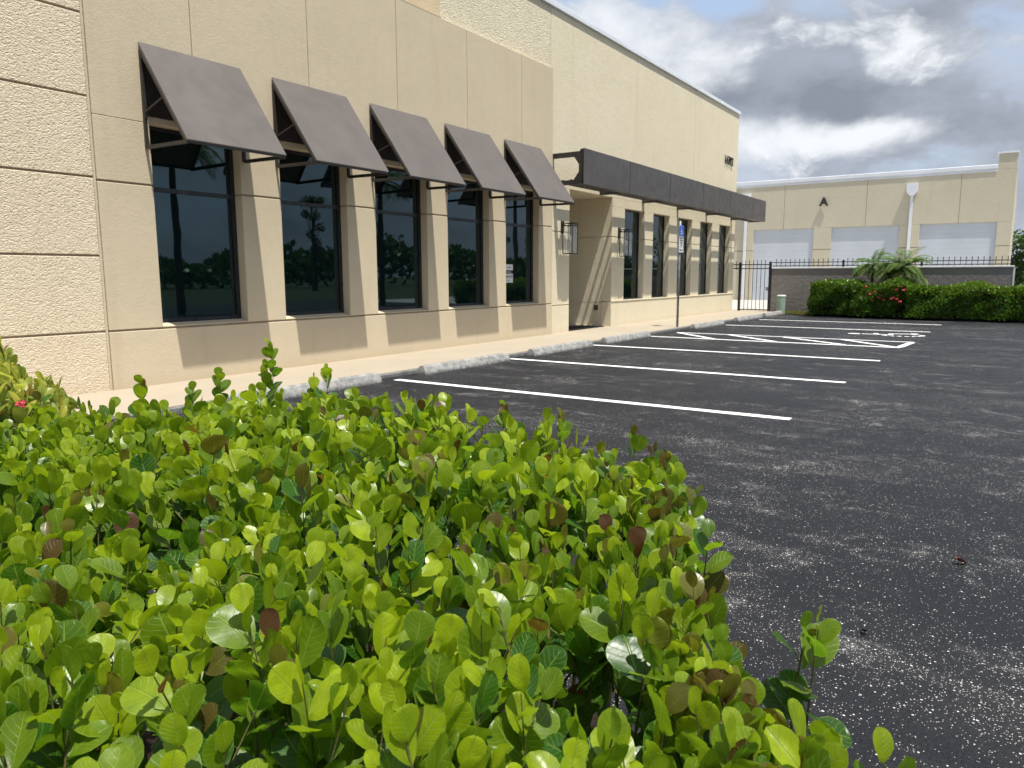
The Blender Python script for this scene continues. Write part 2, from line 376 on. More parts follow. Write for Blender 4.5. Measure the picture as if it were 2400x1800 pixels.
hat = stripe(16.72, 7.18, 16.72, 1.80, name='hatched_aisle'); hb = [stripe(18.22, 7.10, 18.22, 1.71, .11, 'aisle_line', .0045)]
adopt(hb[0], lot)
for (y0, y1) in ((7.04, 5.66), (5.73, 4.27), (4.43, 2.86), (3.15, 1.92)): stripe(18.14, y0-.02, 16.80, y1, .13, 'aisle_diagonal', .006)
stripe(18.14, 1.73, 16.80, 1.83, .13, 'aisle_end_bar', .0062)
# wheelchair symbol: head towards the wall
sy = MB()
def dots(pts, wd):
    for (a, b_) in zip(pts[:-1], pts[1:]):
        a = Vector(a); b_ = Vector(b_); d = (b_-a).normalized(); nn = Vector((-d.y, d.x))*wd/2; n = len(sy.v)
        for q in (a-nn-d*wd*.25, a+nn-d*wd*.25, b_+nn+d*wd*.25, b_-nn+d*wd*.25): sy.v.append((q.x, q.y, .005))
        sy.f.append((n, n+1, n+2, n+3))
cx, cy = 20.25, 2.45
def S(u, v): return (cx+u*1.05, cy+v*1.25)          # u across, v up the figure (towards the wall)
sy.v += [(S(.12*math.cos(a*math.pi/8)-.05, .12*math.sin(a*math.pi/8)+.62)[0], S(.12*math.cos(a*math.pi/8)-.05, .12*math.sin(a*math.pi/8)+.62)[1], .005) for a in range(16)]; sy.f.append(tuple(range(16)))
dots([S(-.05, .45), S(-.03, -.02), S(.33, -.02), S(.47, -.42), S(.62, -.38)], .13); dots([S(-.04, .25), S(.27, .25)], .11)
dots([S(-.02+.37*math.cos(a), -.22+.37*math.sin(a)) for a in [R(130+i*20) for i in range(11)]], .12)
build('wheelchair_symbol', sy, M['line'], lot)

# ------------------------------------------------------------------ wheel stops
wsl = ['nearest concrete wheel stop, left end hidden by the green bushes', 'second concrete wheel stop, between first and second clear white lines', 'concrete wheel stop between second and third white lines', 'concrete wheel stop just before the hatched aisle', 'concrete wheel stop beside the disabled parking sign post', 'concrete wheel stop in the stall nearest the far hedge', 'far pale wheel stop, closest to the black gate']
for i, (x0, x1, y0) in enumerate(((5.05, 7.46, 7.13), (8.36, 10.62, 7.12), (11.42, 13.74, 7.14), (14.33, 16.67, 7.13), (19.62, 22.1, 7.10), (23.55, 26.3, 7.13), (26.7, 29.0, 7.12))):
    rr = random.Random(i); n = 26; mb = MB(); prof = [(0, 0), (.015, .05), (.05, .115), (.085, .135), (.125, .135), (.155, .115), (.185, .05), (.20, 0)]
    for k in range(n+1):
        x = x0+(x1-x0)*k/n
        for j, (a, z) in enumerate(prof):
            e = .6 if k in (0, n) else 1
            mb.v.append((x+(0.02 if k == 0 else -.02 if k == n else 0)*(z/.13), y0+.1+(a-.1)*(1-.06*(k in (0, n)))+rr.uniform(-.0015, .0015), z*(.97 if k in (0, n) else 1)+rr.uniform(-.0015, .0015)*(z > 0)))
    K = len(prof)
    for k in range(n):
        for j in range(K-1): a = k*K+j; mb.f.append((a, a+1, a+K+1, a+K))
    mb.f += [tuple(range(K)), tuple(range(n*K, n*K+K))[::-1]]
    tag(build('wheel_stop', mb, M['stop'], None, 0, False), wsl[i], 'wheel stop', 'wheel stops along the sidewalk')

# ------------------------------------------------------------------ office building
YP, YM = 9.15, 9.22
bld = thing('office_building', (4.8, 9.3, 0), 'long tan and cream stucco office building with dark tinted windows', 'building')
SILL, G1, G2, LINT = .785, .80, 2.59, 3.35
D = .30
# cores
def part(name, *a, **k): return Bx(name, *a, parent=bld, **k)
part('wall_core', 4.86, 11.42, YP+D, 21, 0, 6.05, M['tan'])
part('wall_core', -3, 4.84, YP+.10, 21, 0, 9.6, M['tan'])
XW1 = [(5.53, 6.84), (7.52, 8.85), (9.51, 10.86), (11.47, 12.84), (13.46, 14.80)]
XW2 = [(19.50, 20.85), (21.50, 22.78), (23.54, 24.80), (25.58, 26.82), (27.60, 28.88)]
gap = .026
# projecting smooth section
def P1(name, x0, x1, z0, z1, mt=M['tan'], y=YP, d=D-.004, bv=.006): return Bx(name, x0, x1, y, y+d, z0, z1, mt, bld, bv)
P1('plinth_panel', 4.83, 15.41, .0, G1-gap/2-.012)
edges = [4.83]+[v for p in XW1 for v in p]+[15.41]
for i in range(0, len(edges), 2):
    P1('pier_panel', edges[i], edges[i+1], G1+gap/2-.012, G2-gap/2)
    P1('pier_panel', edges[i], edges[i+1], G2+gap/2, LINT-.002)
Bx('joint_backing', 4.835, 15.405, YP+.022, YP+D-.01, .775, .801, M['grout'], bld)
for i in range(0, len(edges), 2): Bx('joint_backing', edges[i]+.004, edges[i+1]-.004, YP+.022, YP+D-.01, G2-.03, G2+.03, M['grout'], bld)
vj = [4.83, 6.19, 8.15, 10.13, 12.14, 14.09, 15.41]
for a, b_ in zip(vj[:-1], vj[1:]): P1('wall_panel', a+(.006 if a > 5 else 0), b_-(.006 if b_ < 15 else 0), LINT+.002, 6.15, bv=.005)
Bx('joint_backing', 4.85, 15.39, YP+.02, YP+D-.01, LINT+.01, 6.13, M['grout'], bld)
# left textured wall with grooves
zs = [0.0, .79, 1.70, 2.62, 3.54, 4.46, 5.38, 6.30, 7.2, 8.1]
for a, b_ in zip(zs[:-1], zs[1:]): Bx('textured_panel', -3, 4.79, YP+.012, YP+.10, a+(.013 if a else 0), b_-.013, M['worm'], bld, .006)
Bx('joint_backing', -3, 4.792, YP+.032, YP+.101, .5, 8.1, M['grout'], bld)
Bx('corner_strip', 4.793, 4.822, YP+.018, YP+.10, 0, 8.1, M['tan'], bld)

# tall cream block
Bx('wall_core', 11.44, 29.43, YM+.32, 24, 3.60, 7.46, M['cream'], bld)
Bx('wall_core', 18.73, 29.43, YM+.32, 24, .0, 3.598, M['cream'], bld)
Bx('wall_core', 11.44, 16.33, YM+.32, 24, .0, 3.598, M['cream'], bld)
Bx('side_wall', 11.42, 11.438, YM+.005, 24, 6.16, 7.5, M['worm'], bld)
vj2 = [11.42, 15.42, 20.09, 24.75, 29.45]
L2 = 3.31
for i, (a, b_) in enumerate(zip(vj2[:-1], vj2[1:])):
    Bx('wall_panel', a+(.006 if i else 0.002), b_-(.006 if i < 3 else 0), YM, YM+.31, 3.545, 7.5, M['creamtex'] if i == 0 else M['cream'], bld, .005)
Bx('joint_backing', 15.2, 29.3, YM+.02, YM+.30, 3.56, 7.49, M['groutc'], bld)
Bx('wall_panel', 15.42, 16.35, YM, YM+.31, 2.515, 3.543, M['cream'], bld, .005)
Bx('wall_panel', 15.42, 16.35, YM, YM+.31, .745, 2.488, M['cream'], bld, .005)
Bx('wall_panel', 15.42, 16.35, YM, YM+.31, 0, .72, M['cream'], bld, .005)
Bx('joint_backing', 15.43, 16.34, YM+.015, YM+.3, .6, 3.5, M['groutc'], bld)
Bx('lintel_panel', 18.71, 29.45, YM, YM+.31, L2, 3.543, M['cream'], bld, .005)
e2 = [18.71]+[v for p in XW2 for v in p]+[29.45]
for i in range(0, len(e2), 2):
    Bx('pier_panel', e2[i], e2[i+1], YM, YM+.31, 2.515, L2-.001, M['cream'], bld, .005)
    Bx('pier_panel', e2[i], e2[i+1], YM, YM+.31, .745, 2.488, M['cream'], bld, .005)
    Bx('joint_backing', e2[i]+.01, e2[i+1]-.01, YM+.015, YM+.3, 2.47, 2.53, M['groutc'], bld)
Bx('plinth_panel', 18.71, 29.45, YM-.012, YM+.31, 0, .735, M['cream'], bld, .012)
Bx('parapet_cap', 11.38, 29.50, YM-.055, YM+.5, 7.503, 7.62, M['whitemetal'], bld, .01)
Bx('parapet_cap', 4.80, 11.36, YP-.002, YP+.4, 6.152, 6.17, M['tan'], bld)
# entrance recess
Bx('recess_wall', 18.712, 18.728, YM+.312, 11.9, .0, .70, M['cream'], bld)
Bx('recess_wall', 18.712, 18.728, YM+.312, 11.9, .725, 2.488, M['cream'], bld)
Bx('recess_wall', 18.712, 18.728, YM+.312, 11.9, 2.515, 3.54, M['cream'], bld)
Bx('recess_wall', 16.332, 16.348, YM+.312, 11.9, .0, 3.54, M['cream'], bld)
Bx('recess_ceiling', 16.35, 18.71, YM+.312, 11.9, 3.545, 3.59, M['cream'], bld)
Bx('recess_floor', 16.35, 18.71, 9.502, 11.9, 0, .058, M['driveway'], bld)
dr = Bx('entrance_door', 16.9, 18.1, 11.86, 11.92, .06, 2.5, M['frame'], bld); adopt(Bx('pane', 17.0, 18.0, 11.84, 11.858, .2, 2.4, M['glass']), dr)
adopt(build('handle', MB().tube([(17.95, 11.80, 1.0), (17.95, 11.80, 1.5)], .015), M['galv']), dr)
Bx('recess_wall', 16.35, 18.71, 11.93, 11.99, 0, 3.54, M['cream'], bld)

def window(x0, x1, z0, z1, yf, zt, rec, fr=.05):
    y0 = yf+rec; y1 = y0+.05; mb = MB()
    mb.box(x0+.002, x0+fr, y0, y1, z0, z1-.002).box(x1-fr*1.3, x1-.002, y0, y1, z0, z1-.002).box(x0+fr, x1-fr*1.3, y0+.001, y1, z0, z0+fr).box(x0+fr, x1-fr*1.3, y0+.001, y1, z1-fr, z1-.002)
    mb.box(x0+fr, x1-fr*1.3, y0+.001, y1, zt-.028, zt+.028)
    wd = build('window', mb, M['frame'], bld)
    for a, b_ in ((z0+fr, zt-.028), (zt+.028, z1-fr)):
        adopt(Bx('pane', x0+fr, x1-fr*1.3, y0+.022, y0+.034, a, b_, M['glass']), wd)
    return wd
for x0, x1 in XW1:
    wd = window(x0, x1, .845, LINT, YP, 2.565, .155)
    s = build('sill', MB().prism([(YP+.003, .802), (YP+D-.02, .802), (YP+D-.02, .848), (YP+.155, .845), (YP+.003, .812)], x0+.002, x1-.002), M['tan']); adopt(s, wd)
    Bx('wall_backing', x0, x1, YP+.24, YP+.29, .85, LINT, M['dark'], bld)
for x0, x1 in XW2:
    wd = window(x0, x1, .775, L2, YM, 2.47, .17, .04)
    s = build('sill', MB().prism([(YM-.03, .737), (YM+.3, .737), (YM+.3, .778), (YM+.17, .778), (YM-.03, .760)], x0-.0, x1), M['cream']); adopt(s, wd)
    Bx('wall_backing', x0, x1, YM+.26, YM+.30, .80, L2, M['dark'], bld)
for i in range(0, len(e2), 2): Bx('sill_ledge', e2[i], e2[i+1], YM-.03, YM-.001, .737, .757, M['cream'], bld)
Bx('outlet_box', 18.66, 18.71, 9.62, 9.72, .50, .64, M['brick'], bld, .005)

# ------------------------------------------------------------------ awnings
def awning(i):
    x0 = [5.45, 7.44, 9.42, 11.40, 13.39][i]; x1 = x0+1.46
    lab = ['leftmost and nearest brown metal awning, over the first window', 'second brown metal awning from the left over the window row', 'middle brown metal awning of the row of five', 'fourth brown metal awning, over the window left of the notice', 'fifth and farthest brown metal awning, above the window with the notice'][i]
    t = thing('window_awning', (x0, YP, 3.05), lab, 'awning', 'sloping metal awnings over the windows')
    top, bot, yt, yb = 4.30, 3.06, YP-.012, YP-.90
    th = .035; n = Vector((0, yb-yt, bot-top)).normalized(); nn = Vector((0, n.z, -n.y))*th
    build('awning_panel', MB().prism([(yt, top), (yb, bot), (yb-nn.y*1, bot-abs(nn.z)), (yt-.0, top-.075)], x0, x1), M['awning'], t, .004)
    for xa in (x0+.018, x1-.018):
        build('side_frame', MB().bar((xa, YP-.022, 3.04), (xa, YP-.022, 4.20), .036, .036).bar((xa, YP-.045, 4.16), (xa, yb+.05, bot-.01), .034, .034), M['arm'], t)
        build('support_strut', MB().bar((xa, YP-.042, 3.045), (xa, yb+.02, 3.035), .032, .045), M['arm'], t)
    build('cross_rail', MB().bar((x0+.04, YP-.022, 4.17), (x1-.04, YP-.022, 4.17), .03, .03), M['arm'], t); build('front_rail', MB().bar((x0+.04, yb+.03, bot-.02), (x1-.04, yb+.03, bot-.02), .028, .03), M['arm'], t)
    Bx('back_panel', x0+.045, x1-.045, YP-.012, YP-.002, 3.43, 4.14, M['arm'], t)
    build('middle_strut', MB().bar((x0+.018, YP-.04, 3.47), (x0+.018, YP-.50, 3.62), .016, .016).box(x0+.004, x0+.032, YP-.052, YP-.04, 3.40, 3.62), M['arm'], t)
for i in range(5): awning(i)

# ------------------------------------------------------------------ entrance canopy
can = thing('entrance_canopy', (15.5, YM, 3.5), 'long dark bronze metal canopy over the entrance and right-hand windows', 'canopy')
cj = [15.48, 17.97, 20.67, 23.38, 26.1, 28.9, 30.56]; YF = 8.37; CB, CT = 3.53, 4.33
for a, b_ in zip(cj[:-1], cj[1:]): Bx('fascia_panel', a+.014, b_-.014, YF, YF+.03, CB, CT, M['bronze'], can, .003)
Bx('joint_backing', 15.49, 30.55, YF+.02, YF+.04, CB+.01, CT-.01, M['blackmetal'], can)
brk = [(YM-.002, 4.27), (YF+.12, 4.27), (YF+.10, 4.31), (YF+.032, 4.31), (YF+.032, 3.54), (YM-.002, 3.54), (YM-.002, 3.64), (YF+.28, 3.64), (YF+.14, 3.82), (YF+.14, 3.98), (YF+.27, 4.16), (YM-.002, 4.16)]
def bracket(x, w_=.07):
    mb = MB(); k = len(brk)
    for xx in (x, x+w_):
        for a, b_ in brk: mb.v.append((xx, min(a, (YP-.003 if x < 15.41 else YM-.002)), b_))
    f1 = [(0,1,10,11), (1,2,3,9), (1,9,10), (3,4,8,9), (4,5,6,7), (4,7,8)]
    for f in f1: mb.f.append(tuple(f)[::-1]); mb.f.append(tuple(q+k for q in f))
    mb.f += [(i, (i+1) % k, k+(i+1) % k, k+i) for i in range(k)]
    return build('bracket_arm', mb, M['arm'], can)
bracket(15.50); [bracket(x-.035) for x in cj[1:-2]]; bracket(28.86); 
for y, z in ((8.77, 3.58), (8.99, 3.58)): Bx('louver_rail', 15.58, 30.5, y-.03, y+.03, z, z+.085, M['arm'], can)
Bx('fascia_lip', 15.49, 30.5, YF+.042, YF+.13, 3.533, 3.548, M['bronze'], can); Bx('fascia_lip', 15.49, 30.5, YF+.042, YF+.10, 4.30, 4.315, M['bronze'], can)
Bx('end_plate', 30.53, 30.56, YF+.042, YM-.2, 3.54, 4.30, M['bronze'], can); Bx('rear_beam', 29.46, 30.5, YM-.25, YM-.19, 3.56, 3.70, M['bronze'], can)

# ------------------------------------------------------------------ lanterns
def lantern(x, lab):
    t = thing('wall_lantern', (x, YM, 2.3), lab, 'wall lamp', 'lantern lamps beside the entrance')
    Bx('back_plate', x-.065, x+.065, YM-.03, YM-.001, 2.47, 2.76, M['blackmetal'], t)
    x0, x1, y0, y1, z0, z1 = x-.13, x+.13, YM-.36, YM-.10, 1.98, 2.70
    mb = MB()
    for xx in (x0, x1):
        for yy in (y0, y1): mb.bar((xx, yy, z0), (xx, yy, z1), .016, .016)
    for z in (z0, z1, z1-.06):
        mb.bar((x0, y0, z), (x1, y0, z), .016, .016).bar((x0, y1, z), (x1, y1, z), .016, .016).bar((x0, y0, z), (x0, y1, z), .016, .016).bar((x1, y0, z), (x1, y1, z), .016, .016)
    build('cage_frame', mb, M['blackmetal'], t)
    build('arm', MB().bar((x, YM-.03, 2.66), (x, y1, 2.66), .03, .03).bar((x, y1, 2.7), (x, y0, 2.7), .02, .02), M['blackmetal'], t)
    for nm, a in (('glass_pane', (x0+.002, x0+.006, y0+.01, y1-.01)), ('glass_pane', (x1-.006, x1-.002, y0+.01, y1-.01)), ('glass_pane', (x0+.01, x1-.01, y0+.002, y0+.006))): Bx(nm, *a, z0+.01, z1-.07, M['lglass'], t)
    yc = (y0+y1)/2
    build('bulb', MB().tube([(x, yc, 2.42), (x, yc, 2.38), (x, yc, 2.32), (x, yc, 2.28)], [.012, .03, .034, .012]), M['bulb'], t, smooth=True)
    build('socket', MB().tube([(x, yc, 2.70), (x, yc, 2.42)], .014), M['blackmetal'], t)
lantern(15.98, 'black open lantern on the wall left of the entrance recess')
lantern(19.13, 'black open lantern on the wall right of the entrance recess')

# ------------------------------------------------------------------ numbers, notice, mat, sign
t = thing('house_number', (28.3, YM, 5.65), 'black street number on the cream wall above the canopy end', 'house number')
for i, ch in enumerate('14792'):
    text(ch, .43, .015, face_my(27.90+i*.205, YM-.04, 5.66), M['black'], 'digit', t, .003, .68)
t = thing('window_notice', (13.75, YP, 1.6), 'white leasing notice stuck on the farthest window under the awnings', 'notice')
yg = YP+.155+.018
Bx('notice_sheet', 13.56, 13.98, yg-.002, yg+.002, 1.575, 1.70, M['white'], t); Bx('notice_band', 13.565, 13.975, yg-.002, yg+.002, 1.50, 1.572, M['black'], t); Bx('notice_sheet', 13.56, 13.98, yg-.002, yg+.002, 1.30, 1.497, M['white'], t)
text('For Lease', .07, .0005, face_my(13.77, yg-.0035, 1.636), M['black'], 'lettering', t); text('Office Space', .052, .0005, face_my(13.77, yg-.0035, 1.537), M['white'], 'lettering', t)
text('239-598-0370', .068, .0005, face_my(13.77, yg-.0035, 1.43), M['black'], 'lettering', t, .001); text('www.leasing', .03, .0005, face_my(13.77, yg-.0035, 1.345), M['black'], 'lettering', t)
tag(Bx('door_mat', 16.37, 18.45, 9.27, 10.2, .0595, .075, M['mat'], None, .003), 'black doormat on the floor of the entrance recess', 'doormat')

t = thing('disabled_parking_sign', (19.35, 7.53, .06), 'blue and white disabled parking sign on a thin grey post', 'sign')
sx, syy = 19.35, 7.53
build('post', MB().tube([(sx, syy, .06), (sx, syy, 2.88)], .032, 10), M['galv'], t, smooth=True)
Bx('blue_sign_plate', sx-.16, sx+.16, syy-.045, syy-.038, 2.48, 2.76, M['blue'], t, .002); Bx('sign_rim', sx-.165, sx+.165, syy-.037, syy-.034, 2.475, 2.765, M['white'], t)
Bx('white_sign_plate', sx-.16, sx+.16, syy-.045, syy-.038, 2.19, 2.475, M['white'], t, .002); Bx('small_sign_plate', sx-.16, sx+.16, syy-.045, syy-.038, 2.06, 2.182, M['white'], t, .002)
for j, tx in enumerate(('PARKING BY', 'DISABLED', 'PERMIT', 'ONLY')): text(tx, .062, .0006, face_my(sx, syy-.047, 2.438-j*.066), M['black'], 'lettering', t, .001, .85)
text('$250 FINE', .06, .0006, face_my(sx, syy-.047, 2.12), M['black'], 'lettering', t, .001, .85)
sy2 = MB()
def st2(pts, wd, y):
    for a, b_ in zip(pts[:-1], pts[1:]): sy2.bar((sx+a[0], y, 2.62+a[1]), (sx+b_[0], y, 2.62+b_[1]), .002, wd)
st2([(-.02, .05), (-.015, -.01), (.035, -.01), (.055, -.07), (.075, -.065)], .02, syy-.047); st2([(-.015, .03), (.03, .03)], .014, syy-.047)
st2([(-.01+.055*math.cos(R(120+k*22)), -.035+.055*math.sin(R(120+k*22))) for k in range(11)], .014, syy-.047); st2([(-.03, .085), (-.01, .085)], .026, syy-.047)
build('wheelchair_emblem', sy2, M['white'], t)

# ------------------------------------------------------------------ gate and grey wall with fence
XG = 29.7
t = thing('pedestrian_gate', (XG, 8.44, .06), 'black steel picket gate beside the cream building corner', 'gate')
def finial(mb, x, y, z): mb.tube([(x, y, z), (x, y, z+.025), (x, y, z+.07)], [.011, .019, .002], 6)
for y, zt in ((9.02, 1.95), (7.86, 1.97)): Bx('post', XG-.04, XG+.04, y-.045, y+.045, 0, zt, M['blackmetal'], t, .006)
for z in (1.86, 1.71, .115): Bx('rail', XG-.014, XG+.014, 7.905, 8.975, z-.018, z+.018, M['blackmetal'], t)
for k in range(6):
    y = 8.975-(k+1)*1.07/7; mb = MB().box(XG-.009, XG+.009, y-.009, y+.009, .08, 1.97); finial(mb, XG, y, 1.97); build('picket', mb, M['blackmetal'], t)
Bx('lock', XG-.06, XG+.03, 7.90, 7.99, .86, 1.0, M['galv'], t, .006)
build('stub_rail', MB().box(XG-.014, XG+.014, 9.065, 9.35, 1.84, 1.88).box(XG-.014, XG+.014, 9.065, 9.35, 1.70, 1.74).box(XG-.009, XG+.009, 9.17, 9.19, 1.66, 2.0), M['blackmetal'], t)
t = thing('garden_wall', (XG+.1, 4, 0), 'low grey stucco wall with a white cap behind the far hedge', 'wall')
Bx('wall_body', XG, XG+.2, .06, 7.81, -.02, 1.69, M['greystucco'], t, .01); Bx('wall_cap', XG-.03, XG+.23, .02, 7.80, 1.692, 1.745, M['whitecap'], t, .008); Bx('corner_trim', XG-.012, XG+.2, .0, .055, 0, 1.69, M['whitecap'], t)
t = thing('picket_fence', (XG+.1, 4, 1.75), 'low black spiked steel fence along the top of the grey wall', 'fence')
xf = XG+.1
for y in (5.27, 2.73, .12): Bx('post', xf-.035, xf+.035, y-.035, y+.035, 1.746, 2.0, M['blackmetal'], t)
for z in (1.80, 1.93): Bx('rail', xf-.012, xf+.012, .16, 7.80, z-.015, z+.015, M['blackmetal'], t)
pk = MB().box(-.009, .009, -.009, .009, 0, .24); finial(pk, 0, 0, .24); pk = build('picket', pk, M['blackmetal']); pm = pk.data; bpy.data.objects.remove(pk)
y = 7.66
while y > .2:
    if min(abs(y-5.27), abs(y-2.73)) > .05:
        o = bpy.data.objects.new('picket', pm); COL.objects.link(o); o.location = (xf, y, 1.76); adopt(o, t)
    y -= .169
t = thing('pipe_riser', (29.2, 7.27, 0), 'green plastic pipe riser with a white cap by the wall', 'pipe')
build('pipe_body', MB().tube([(29.2, 7.27, 0), (29.2, 7.27, .66)], .155, 20), M['green'], t, smooth=False); build('pipe_cap', MB().tube([(29.2, 7.27, .655), (29.2, 7.27, .69), (29.2, 7.27, .71)], [.165, .163, .14], 20), M['whitecap'], t)

# ------------------------------------------------------------------ far building
XF = 45.0
fb = thing('warehouse', (XF, 7, 0), 'pale beige warehouse with white roll-up doors behind the grey wall', 'building')
doors = [(9.62, 12.97), (5.28, 8.68), (.93, 4.34)]; DZ = 4.07
ys = [16.5, 15.6, 11.29, 6.98, 2.62, .31]
Bx('wall_core', XF+.35, XF+22, .33, 26, 0, 6.4, M['beige2'], fb)
for a, b_ in zip(ys[:-1], ys[1:]): Bx('wall_panel', XF, XF+.34, b_+.012, a-.012, DZ, 6.62, M['beige2'], fb, .006)
Bx('joint_backing', XF+.03, XF+.3, .35, 16.4, DZ+.02, 6.5, M['groutc'], fb)
Bx('corner_pier', XF-.001, XF+.9, .30, 1.10, 6.622, 7.36, M['beige2'], fb, .006); Bx('pier_cap', XF-.05, XF+.95, .25, 1.15, 7.362, 7.46, M['whitemetal'], fb)
for a, b_ in ((12.97, 16.5), (8.68, 9.62), (4.34, 5.28), (.31, .93)):
    Bx('pier_panel', XF, XF+.34, a, b_, 0, 2.86, M['beige2'], fb, .006); Bx('pier_panel', XF, XF+.34, a, b_, 2.89, DZ-.004, M['beige2'], fb, .006)
Bx('side_wall', XF+.36, XF+22, .305, .328, 0, 6.6, M['beige2'], fb)
for i, (a, b_) in enumerate(doors):
    mb = MB(); n = 16
    for k in range(n): z = k*DZ/n; mb.box(XF+.09, XF+.14, a, b_, z+.0012, z+DZ/n-.0012)
    build('roll_door', mb, M['rolldoor'], fb)
Bx('gutter', XF-.05, XF+.1, 1.12, 26, 6.66, 6.86, M['whitemetal'], fb, .02); Bx('gutter_trim', XF-.03, XF-.002, 1.12, 26, 6.52, 6.60, M['whitemetal'], fb)
for y in (4.80, 13.44):
    t = build('downpipe', MB().box(XF-.14, XF-.03, y-.07, y+.07, 0, 5.6), M['whitemetal'], fb); 
    adopt(build('rain_head', MB().prism([(y-.25, 5.75), (y-.25, 6.15), (y+.25, 6.15), (y+.25, 5.75), (y+.10, 5.55), (y-.10, 5.55)], XF-.36, XF-.02), M['whitemetal']), t)
tag(text('A', .62, .035, face_mx(XF-.10, 9.15, 5.46), M['black'], 'building_letter', None, .02), 'black letter A on the beige warehouse wall', 'letter')

# ------------------------------------------------------------------ foliage engine
def leaf_template(fold, bend, cup, seed, narrow=1.):
    rr = random.Random(seed)
    V = [0, .07, .2, .38, .57, .75, .89, .97, 1.0]; prof = [.05, .30, .62, .88, 1.0, .96, .74, .42, .10]
    U = [-1, -.5, 0, .5, 1]; vs = []; uv = []
    for v, pr in zip(V, prof):
        wdt = .43*pr*narrow
        for u in U:
            x = u*wdt*(1+rr.uniform(-.03, .03)); z = fold*abs(x)+bend*v*v-cup*(u*u)*pr*.12*0+rr.uniform(-.006, .006)+.035*cup*math.sin(v*7+u*3+seed)
            y = v-.5*bend*bend*v*v
            vs.append((x, y, z)); uv.append((u*.5+.5, v))
    fs = []
    for i in range(len(V)-1):
        for j in range(4): a = i*5+j; fs.append((a, a+1, a+6, a+5))
    return np.array(vs, np.float32), fs, uv
def blade_template():
    vs = np.array([(-.30, .25, 0), (0, 0, 0), (.30, .25, 0), (.34, .65, .03), (0, 1, -.02), (-.34, .65, .03)], np.float32)
    return vs, [(0, 1, 4, 5), (1, 2, 3, 4)], [(0, .25), (.5, 0), (1, .25), (1, .65), (.5, 1), (0, .65)]
def frames(pos_, d, n, size, width=None):
    """arrays -> (N,3,3) matrices (side, dir, normal) scaled"""
    d = d/np.linalg.norm(d, axis=1, keepdims=True); s = np.cross(d, n); s /= np.linalg.norm(s, axis=1, keepdims=True)+1e-9
    n2 = np.cross(s, d); wd = size if width is None else width
    return np.stack([s*wd[:, None], d*size[:, None], n2*size[:, None]], axis=2)
def leaf_mesh(name, templates, tid, mats, p, tint, mt):
    V = []; F = []; UV = []; TI = []; off = 0
    for k, (tv, tf, tuv) in enumerate(templates):
        idx = np.where(tid == k)[0]
        if not len(idx): continue
        vv = np.einsum('nij,vj->nvi', mats[idx], tv)+p[idx][:, None, :]
        nv = len(tv); V.append(vv.reshape(-1, 3)); tfa = np.array(tf)
        F.append((tfa[None]+(off+np.arange(len(idx))*nv)[:, None, None]).reshape(-1, 4)); off += nv*len(idx)
        UV.append(np.tile(np.array(tuv, np.float32)[tfa.reshape(-1)], (len(idx), 1))); TI.append(np.repeat(tint[idx], nv, axis=0))
    V = np.concatenate(V).astype(np.float32); F = np.concatenate(F).astype(np.int32); UV = np.concatenate(UV); TI = np.concatenate(TI).astype(np.float32)
    me = bpy.data.meshes.new(name); me.vertices.add(len(V)); me.vertices.foreach_set('co', V.ravel()); me.loops.add(F.size); me.loops.foreach_set('vertex_index', F.ravel())
    me.polygons.add(len(F)); me.polygons.foreach_set('loop_start', np.arange(0, F.size, 4, dtype=np.int32)); me.polygons.foreach_set('use_smooth', np.ones(len(F), bool))
    u = me.uv_layers.new(name='leaf'); u.data.foreach_set('uv', UV.astype(np.float32).ravel())
    a = me.attributes.new('tint', 'FLOAT_VECTOR', 'POINT'); a.data.foreach_set('vector', TI.ravel())
    me.update(calc_edges=True); me.materials.append(mt); return me
TPL = [leaf_template(f, b_, c_, i, nw) for i, (f, b_, c_, nw) in enumerate([(.14, -.10, .5, .92), (.06, .08, .8, 1.08), (.25, -.18, .6, .86), (.03, -.05, 1., 1.05), (.30, .14, .4, .76), (.10, -.30, .7, .9), (.46, -.12, .5, .72), (.18, .2, .9, .82)])]
BL = [blade_template()]
sunv = np.array(SUN)

